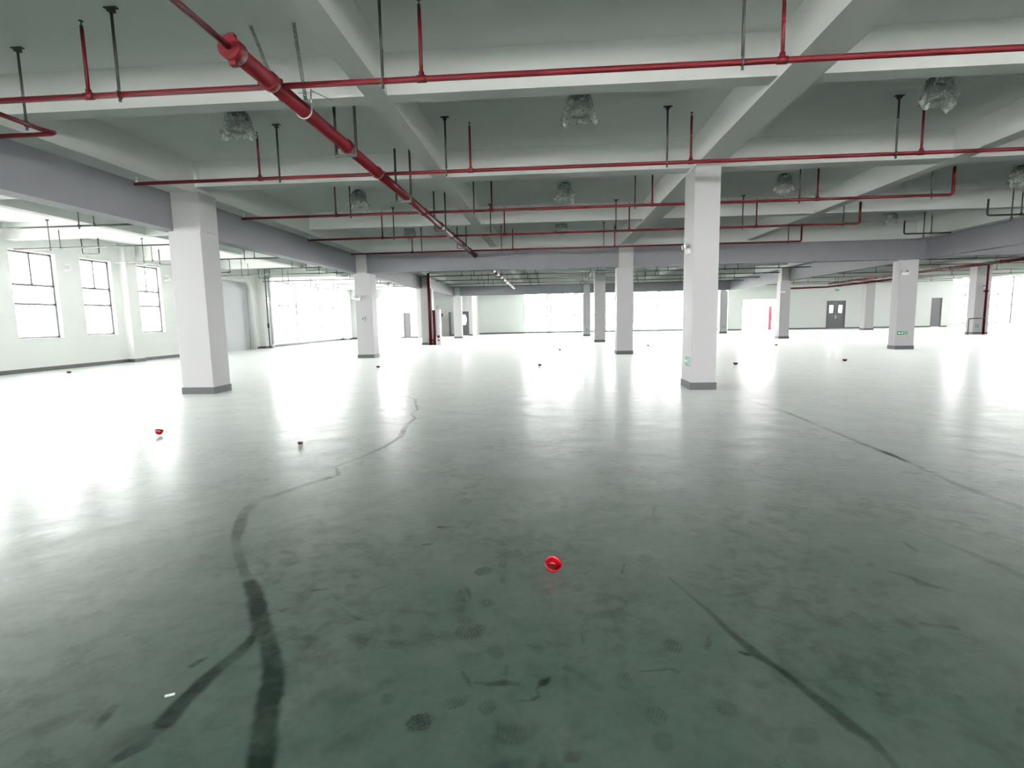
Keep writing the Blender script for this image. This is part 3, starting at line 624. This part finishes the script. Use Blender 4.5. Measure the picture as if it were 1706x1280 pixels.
for (x0, x1, y0) in ((-.14, -.5, 0), (.16, .02, -.02)):
    st = MB(); a = Vector((x0, y0, 0)); b = Vector((x1, .1, SLAB-4.05)); n_ = 14
    st.tube([a+Vector((0, .014, 0)), b+Vector((0, .014, 0))], .006, 6)
    d = (b-a)
    for k in range(n_):
        p0_ = a+d*(k/n_); p1_ = a+d*((k+.72)/n_); c_ = (p0_+p1_)/2; st.obox(c_, (.017, 0, 0), (0, .003, 0), d*(.36/n_))
    st.obox((a+b)/2+Vector((-.017, 0, 0)), (.003, 0, 0), (0, .014, 0), d*.5).obox((a+b)/2+Vector((.015, 0, 0)), (.003, 0, 0), (0, .003, 0), d*.5)
    st.build('strut', M['galv'], t)
t = thing('pipe_clamp', (-2.93, 6.62, 4.05), 'bright ring clamp around the red main, tied to the near cross beam', 'clamp')
MB().tube([Vector((math.cos(a)*.094, 0, math.sin(a)*.094)) for a in [2*math.pi*k/24 for k in range(25)]], .010, 6, caps=False).build('ring', M['alu'], t)
MB().tube([(.09, 0, .02), (.10, 0, .24)], .008, 6).tube([(.10, 0, .2), (-.06, 0, .2)], .007, 6).tube([(.1, 0, .22), (.1, .65, .36)], .007, 6).build('tie_rod', M['galv'], t)

# stub pipes on the right near the grey beam
for y, z, x1, lb in ((16.5, 4.16, 14.5, 'dark stub sprinkler pipe starting right of the fourth pipe'), (20.1, 4.2, 13.9, 'dark stub sprinkler pipe starting right of the fifth pipe')):
    branch(y, 12.35, x1, [13.25], lb, z=z, m='steel_and_backlit', r=.026, elbow0=True, rtop=.55, group='dark stub pipes at the right grey beam')
    place_hanger(13.0, y, z-.1, 'hanger rod of the stub pipe %s' % ('beside the fourth sprinkler pipe' if y < 18 else 'beside the fifth sprinkler pipe'), 'hanger rods of the dark stub pipes')

# far central compartment
YF = [24.6, 27.1, 31.0, 34.6, 38.2, 41.3]
fo = ['first', 'second', 'third', 'fourth', 'fifth', 'sixth']
for i, y in enumerate(YF):
    branch(y, -7.3, 14.3, [-5.0, -1.4, 2.3, 6.0, 9.7, 12.6], 'sprinkler pipe coloured dark as backlit in the far bay, %s beyond the grey cross beam' % fo[i], m='steel_and_backlit' if i else 'steel_and_backlit', r=.026, rtop=.5, group='sprinkler pipes beyond the grey cross beam')  # dark colour stands in for the backlit silhouette of these pipes
    for x, hl in zip((-4.3, -.8, 2.7, 6.6, 10.4), ('left of the far red main', 'right of the far red main', 'left of the central columns', 'right of the central columns', 'toward the right grey beam')): 
        place_hanger(x, y, 4.05, 'thin hanger rod of the %s far bay pipe, %s' % (fo[i], hl), 'hanger rods of the far bay pipes')
t = thing('fire_main_pipe', (-2.75, 25.0, 3.9), 'red fire main beyond the grey cross beam, wrapped with white film', 'pipe')
MB().tube([(0, 0, 0), (0, 17.5, 0)], .08, 14).build('pipe_run', M['red'], t)
MB().box(-.28, .25, -.12, .06, -.04, .12).tube([(-.28, -.05, .04), (-.28, .05, .04)], .09, 10).build('valve', M['steel_and_backlit'], t)
for k in range(8):
    yy = 1.0+k*2.1
    w = MB().tube([(0, yy, 0), (0, yy+.5, 0), (0, yy+1.0, 0)], [.088, .1, .088], 14).build('film_wrap', M['pvc'], t); w['label'] = 'white plastic wrap'
    if k % 2: MB().tube([(-.16, yy+1.3, .48), (-.16, yy+1.3, -.1), (.16, yy+1.3, -.1), (.16, yy+1.3, .48)], .016, 6).build('bracket', M['steel_and_backlit'], t)

# left side bay
YL = [9.4, 13.1, 16.5, 20.5, 24.4, 27.3, 31.6, 35.4, 39.2]
for i, y in enumerate(YL):
    branch(y, -17.2, -8.42, [-15.6, -11.42], 'thin dark sprinkler pipe in the left window bay, %s' % ['out of frame', 'running above the first window', 'above the second window', 'above the window by the pilaster', 'just left of the big column', 'seen right of the big column', 'before the downpipes', 'past the downpipes', 'last before the far corner'][i], m='steel_and_backlit', r=.022, rtop=.5, group='sprinkler pipes in the left window bay')
    if i:
        for x in (-15.95, -11.82):
            place_hanger(x, y, 4.05, 'thin dark hanger rod on the %s pipe of the left window bay, %s' % (['', 'nearest', 'second', 'third', 'fourth', 'fifth', 'sixth', 'seventh', 'eighth'][i], 'window side' if x < -13 else 'column side'), 'hanger rods in the left window bay')
# U-shaped drops
for k, (x, y) in enumerate([(-15.3, 17.3), (-15.3, 20.9), (-15.3, 24.7), (-15.3, 28.3), (-11.0, 24.7), (-11.0, 28.3), (-11, 35.7)]):
    t = thing('pipe_bracket', (x, y, 3.95), 'dark U-shaped pipe drop in left bay, %s' % ['above the gap between the two left windows', 'above the white pilaster', 'left of the big column', 'right of the big column top', 'over the grey panel', 'over the downpipes', 'in front of the bright glazing'][k], 'bracket', 'U drops in the left window bay')
    MB().tube([(-.3, 0, .6), (-.3, 0, .03), (-.27, 0, 0), (.27, 0, 0), (.3, 0, .03), (.3, 0, .98)], .02, 8).build('bar', M['steel_and_backlit'], t)

# right side compartments: long red mains and thin branches
t = thing('fire_main_pipe', (26.36, 22.9, 4.3), 'long red fire main on the right running back past the far columns', 'pipe')
MB().tube([(0, 0, 0), (0, 30.5, 0)], .09, 14).build('pipe_run', M['red'], t)
for yy in (3, 7, 11, 15, 19, 23, 27): MB().tube([(0, yy-.06, 0), (0, yy+.06, 0)], .11, 14).build('coupling', M['red'], t)
t = thing('fire_main_pipe', (25.6, 40, 3.93), 'lower red fire main on the right ending above the double door', 'pipe')
MB().tube([(0, 0, 0), (0, 12.5, 0), (-4.2, 12.9, -.05)], .08, 12).build('pipe_run', M['red'], t)
MB().tube([(0, -.1, 0), (0, .1, 0)], .1, 12).build('end_cap', M['steel_and_backlit'], t)
for yy, bl in ((42, 'at its near end'), (46, 'midway along it'), (50, 'at its far end by the back wall')): u = thing('pipe_bracket', (25.6, yy, 3.83), 'thin bracket of the lower right red main, '+bl, 'bracket', 'brackets of the lower right main'); MB().tube([(-.14, 0, 1.1), (-.14, 0, 0), (.14, 0, 0), (.14, 0, 1.1)], .016, 6).build('bar', M['steel_and_backlit'], u)
t = thing('fire_riser_pipe', (26.95, 35.55, 0), 'vertical red riser pipe on the far right column', 'pipe')
MB().tube([(0, 0, 0), (0, 0, 4.3), (-.45, 0, 4.3)], .07, 12).build('pipe_run', M['red'], t)
MB().tube([(0, 0, 2.6), (0, 0, 2.75)], .1, 12).tube([(-.02, 0, 2.68), (-.18, 0, 2.68)], .03, 8).build('valve', M['red'], t)
for i, y in enumerate([25.5, 29.2, 32.5, 37.6, 41.5, 47, 49.6]):
    branch(y, 15.6, 36, [18, 21.5, 25, 29, 33], 'thin sprinkler pipe in the right bay, %s behind the right grey beam' % (fo+['seventh'])[i], m='steel_and_backlit', r=.024, rtop=.45, group='sprinkler pipes in the right bay', z=4.12)

# riser on left third-row column
t = thing('fire_riser_pipe', (-7.48, 33.25, 0), 'tall dark red riser pipe on the third left column', 'pipe')
MB().tube([(0, 0, 0), (0, 0, 4.42)], .085, 14).build('pipe_run', M['red'], t)
MB().tube([(0, 0, .25), (0, 0, .42)], .11, 14).build('coupling', M['red'], t)
t = thing('fire_riser_pipe', (-7.2, 33.2, 0), 'short dark red riser pipe beside the tall one at the third left column', 'pipe')
MB().tube([(0, 0, 0), (0, 0, 2.1)], .085, 14).tube([(0, 0, .3), (-.14, 0, .3)], .05, 10).build('pipe_run', M['red'], t)
MB().tube([(0, 0, 2.08), (0, 0, 2.16)], .1, 12).build('end_cap', M['red'], t)
t = thing('hydrant_cabinet', (-6.98, 33.45, 0), 'white fire hydrant cabinet standing beside the red risers', 'cabinet')
bevel(MB().box(-.12, .14, -.15, .2, 0, 2.2).build('body', M['pvc'], t), .01)
MB().box(-.1, .12, -.165, -.15, .1, .95).build('door', M['pvc'], t)
MB().box(-.06, .08, -.172, -.165, .45, .6).box(-.06, .08, -.172, -.165, .25, .32).build('label_plate', M['red'], t)
MB().tube([(-.08, 0, 2.2), (-.08, 0, 2.4), (0, 0, 2.45), (.04, 0, 2.35)], .012, 6).build('cable', M['steel_and_backlit'], t)

# ------------------------------------------------------------------ wrapped high-bay lamps
def lamp(loc, label, seed, rz):
    rg = random.Random(seed)
    t = thing('high_bay_lamp', loc, label, 'lamp', 'plastic-wrapped lamps under the ceiling', rz=rz)
    MB().tube([(0, 0, 0), (0, 0, -.06)], .03, 10).box(-.06, .06, -.06, .06, -.012, 0).build('ceiling_mount', M['steel_and_backlit'], t)
    MB().lathe([(.001, -.03), (.13, -.035), (.165, -.06), (.17, -.16), (.16, -.185), (.09, -.2)], n=28).build('housing', M['lampgrey'], t)
    MB().lathe([(.15, -.185), (.17, -.22), (.185, -.27), (.205, -.31), (.21, -.32), (.20, -.32), (.17, -.26), (.13, -.2)], n=28).build('reflector', M['alu'], t)
    MB().lathe([(.001, -.21), (.03, -.22), (.04, -.27), (.02, -.31), (.001, -.315)], n=16).build('bulb', M['pvc'], t)
    # crumpled bag with two hanging corners
    fb = MB(); n = 40; rows = [(.18, -.07), (.195, -.16), (.215, -.25), (.24, -.34), (.25, -.38), (.21, -.40)]
    b0 = len(fb.v)
    for ri, (r, z) in enumerate(rows):
        for j in range(n):
            a = 2*math.pi*j/n; q_ = (math.cos(a*2+seed))
            rr_ = r*(1+.10*math.sin(a*5+ri*1.7+seed)+.06*rg.uniform(-1, 1)); zz = z+.02*rg.uniform(-1, 1)
            if ri >= 3: zz -= max(0, q_-.55)*.26*(ri-2)/3; rr_ *= 1+max(0, q_-.5)*.25
            fb.v.append((rr_*math.cos(a), rr_*math.sin(a)*.9, zz))
    for i in range(len(rows)-1):
        for j in range(n):
            fb.f.append((b0+i*n+j, b0+i*n+(j+1) % n, b0+(i+1)*n+(j+1) % n, b0+(i+1)*n+j)); fb.sm.append(True)
    fo_ = fb.build('plastic_wrap', M['film'], t); fo_['label'] = 'crumpled clear plastic bag'
    return t
lps = [(.49, 8.78, 'between the two centre beams, nearest'), (-5.0, 8.78, 'left of the big red main, nearest'), (5.75, 8.78, 'at upper right beside the main beam, nearest'),
       (.42, 14.3, 'past the first column row, centre'), (-5.0, 14.3, 'past the first column row, left of the red main'), (5.85, 14.3, 'just right of the nearest right column'), (11.4, 14.3, 'at the right edge past the first row'),
       (.45, 19.5, 'before the grey cross beam, centre'), (11.5, 19.5, 'before the grey cross beam, far right'), (-5.0, 19.5, 'before the grey cross beam, left')]
for i, (x, y, lb) in enumerate(lps): lamp((x, y, SLAB), 'plastic-wrapped high-bay ceiling lamp, '+lb, i*1.3+.4, i*.9)

# ------------------------------------------------------------------ fixtures on columns
def exit_sign(loc, rz, label, w=.34, h=.15):
    t = thing('exit_sign', loc, label, 'sign', rz=rz, group='green exit signs')
    bevel(MB().box(-w/2, w/2, -.012, 0, -h/2, h/2).build('plate', M['signwhite'], t), .004)
    MB().box(-w/2+.006, w/2-.006, -.014, -.012, -h/2+.006, h/2-.006).build('face', M['green'], t)
    y = -.0155; s = h/.15
    def q(*p): return [(a*s, y, b*s) for a, b in p]
    fg = MB()
    fg.poly(q((-.145, 0), (-.10, .04), (-.10, .016), (-.055, .016), (-.055, -.016), (-.10, -.016), (-.10, -.04)))      # arrow
    fg.poly([(.012*s+.011*s*math.cos(a), y, .045*s+.011*s*math.sin(a)) for a in [2*math.pi*k/12 for k in range(12)]])     # head
    fg.poly(q((-.004, .03), (.016, .034), (.012, -.006), (-.012, -.004)))
    fg.poly(q((-.006, .026), (-.032, .012), (-.036, -.006), (-.028, -.006), (-.024, .006), (-.004, .014)))
    fg.poly(q((.014, .026), (.034, .008), (.046, .016), (.05, .008), (.034, -.004), (.014, .012)))
    fg.poly(q((-.012, -.002), (0, -.004), (-.012, -.028), (-.036, -.046), (-.044, -.04), (-.022, -.022)))
    fg.poly(q((0, -.002), (.012, -.002), (.024, -.022), (.016, -.052), (.006, -.05), (.012, -.024)))
    fg.box(.07*s, .148*s, y, y+.002, -.045*s, -.035*s).box(.07*s, .148*s, y, y+.002, .035*s, .045*s).box(.07*s, .08*s, y, y+.002, -.045*s, .045*s).box(.138*s, .148*s, y, y+.002, -.045*s, .045*s)
    fg.build('pictogram', M['signwhite'], t)
    return t
exit_sign((2.849, 11.33, .57), -P2, 'green exit sign with arrow low on the nearest right column', .33, .2)
exit_sign((14.08, 22.619, .66), 0, 'green exit sign with arrow low on the wide right column', .42, .17)
exit_sign((3.05, 44.899, .5), 0, 'small green exit sign low on the farthest central column', .36, .2)
exit_sign((26.72, 35.799, .55), 0, 'small green exit sign low on the far right column with the red riser', .3, .18)
exit_sign((14.4, 45.999, .55), 0, 'small green exit sign low on the far column by the bright doorway', .36, .18)
exit_sign((27.42, 53.995, 3.7), 0, 'small green exit sign on the wall above the double door', .42, .2)
def em_light(loc, rz, label):
    t = thing('emergency_light', loc, label, 'light', 'twin emergency lights on columns', rz=rz)
    bevel(MB().box(-.13, .13, -.06, 0, -.05, .05).build('body', M['pvc'], t), .01)
    for s in (-1, 1):
        MB().tube([(s*.09, -.03, .05), (s*.10, -.05, .09)], .012, 8).tube([(s*.10, -.04, .11), (s*.11, -.10, .10), (s*.112, -.13, .095)], [.03, .045, .052], 14).build('spot', M['alu'], t)
    return t
em_light((2.849, 11.36, 2.80), -P2, 'twin-spot emergency light high on the nearest right column')
em_light((14.02, 22.619, 3.0), 0, 'twin-spot emergency light on the wide right column')
em_light((14.2, 34.199, 2.85), 0, 'twin-spot emergency light on the third right column')
em_light((27.0, 35.799, 2.9), 0, 'twin-spot emergency light on the far right column')
em_light((-7.95, 22.049, 2.45), 0, 'small emergency light on the second left column')
t = thing('switch_box', (-7.78, 22.049, 1.65), 'small grey switch box on the second left column', 'switch box')
bevel(MB().box(-.08, .08, -.04, 0, -.09, .09).build('box_body', M['shutter'], t), .006); MB().box(-.02, .02, -.05, -.04, -.03, .03).build('switch', M['steel_and_backlit'], t)
t = thing('notice_board', (-10.7, 51.98, 2.0), 'small framed reddish notice on the recessed back wall', 'notice')
MB().box(-.35, .35, -.02, 0, -.2, .2).build('board', M['shutter'], t); MB().box(-.33, .33, -.024, -.02, -.02, .18).build('print_area', mat('dull_red_print', (.25, .1, .1), .5), t)
t = thing('wall_sign', (30.2, 53.99, 4.1), 'small pinkish sign high on the right back wall', 'sign')
MB().box(-.4, .4, -.03, 0, -.25, .25).build('plate', mat('pink_sign', (.55, .38, .45), .5), t)
t = thing('guard_rail', (26.25, 35.45, 0), 'dark low rail across the foot of the far right column', 'rail')
MB().tube([(-.3, 0, 1.0), (.62, 0, 1.02)], .03, 8).build('rail', M['steel_and_backlit'], t)
MB().tube([(-.28, 0, 0), (-.28, 0, 1.0)], .03, 8).build('post', M['band'], t)

# white duct around the grey panel, thin downpipes
t = thing('duct', (-17.7, 28.0, 0), 'white bent duct running over and down beside the grey panel', 'duct')
MB().tube([(0, -2.0, 4.05), (0, 2.5, 4.05)]+arc((0, 2.5, 3.45), P2, 0, .6, (0,1,0), (0,0,1), 8)+[(0, 3.12, 0.0)], .13, 16).build('duct_run', M['pvc'], t)
t = thing('downpipe', (-17.45, 32.35, 0), 'thin grey downpipe on the left wall pilaster', 'pipe', 'downpipes on the left wall')
MB().tube([(0, 0, 0), (0, 0, 4.9)], .035, 10).tube([(0, 0, 3.2), (0, .3, 3.2)], .02, 8).build('pipe_run', M['band'], t)
MB().tube([(0, 0, 1.25), (0, 0, 1.55)], .06, 10).build('valve', M['steel_and_backlit'], t)
t = thing('downpipe', (-17.45, 32.75, 0), 'white downpipe with a foot collar on the left wall pilaster', 'pipe', 'downpipes on the left wall')
MB().tube([(0, 0, 0), (0, 0, 4.9)], .06, 12).build('pipe_run', M['shutter'], t); MB().tube([(0, 0, 0), (0, 0, .25)], .085, 12).build('foot_collar', M['pvc'], t)
for k, (y, z, lb) in enumerate([(18.95, 3.72, 'by the first visible window'), (24.15, 3.72, 'by the window past the pilaster')]):
    t = thing('pipe_elbow', (-17.9, y, z), 'small white curved pipe elbow on the left wall '+lb, 'pipe', 'white pipe elbows on the left wall')
    MB().tube([(0, 0, -.12), (.12, .03, -.1)]+arc((.12, .1, 0), -P2, P2, .1, (0,1,0), (0,0,1), 6)+[(.05, 0, .1)], .03, 8).build('elbow_tube', M['pvc'], t)
# wall box high at far left corner
t = thing('cable_box', (-16.6, 47.3, 3.9), 'pale box housing under the ceiling at the far left corner', 'box')
bevel(MB().box(-1.1, 1.2, -.8, .18, -.35, .6).build('housing', M['white'], t), .02)

# ------------------------------------------------------------------ litter on the floor
def cap(loc, label, r=.05, h=.05, tilt=(0, 0, 0), m='redcap', group='dropped plastic caps on the floor'):
    o = MB().lathe([(.001, .003), (r*.55, .002), (r*.75, h*.25), (r*.92, h*.7), (r, h), (r*.94, h), (r*.86, h*.7), (r*.68, h*.28), (r*.5, .008), (.001, .008)], n=32).build('plastic_cap', M[m])
    o.location = loc; o.rotation_euler = tilt; tag(o, label, 'cap', group); return o
cap((-.005, 3.04, .022), 'red plastic cap on the near floor beside the shoe prints', .052, .056, (.5, .12, .2))
cap((-5.43, 6.93, .013), 'red plastic cap lying tipped on the left floor before the big column', .055, .06, (.05, .28, .3))
dk = mat('dark_red_plastic', (.10, .01, .015), .3); M['dk'] = dk
for (x, y, lb) in [(5.61, 16.67, 'just right of the nearest right column'), (9.2, 17.44, 'far out on the right floor'), (10.88, 26.73, 'in front of the third right column'), (5.02, 27.97, 'right of the second central column'), (-5.66, 17.25, 'in front of the second left column'), (-.34, 17.14, 'on the shiny floor in the middle'), (.46, 25.46, 'far in the middle, left of the central columns'), (-16.03, 16.72, 'by the left wall skirting'), (-3.12, 6.34, 'left of the dark trail')]:
    s = .035 if x == -3.12 else .07
    cap((x, y, .002), 'small dark cap on the floor '+lb, s, s*.9, m='dk')
o = MB().obox((0, 0, .006), (.016, .008, .0), (-.002, .004, .002), (0, 0, .0006)).build('paper_scrap', M['paper']); o.location = (-1.56, 1.91, .002)
tag(o, 'tiny white paper scrap beside the left dark trail', 'scrap')
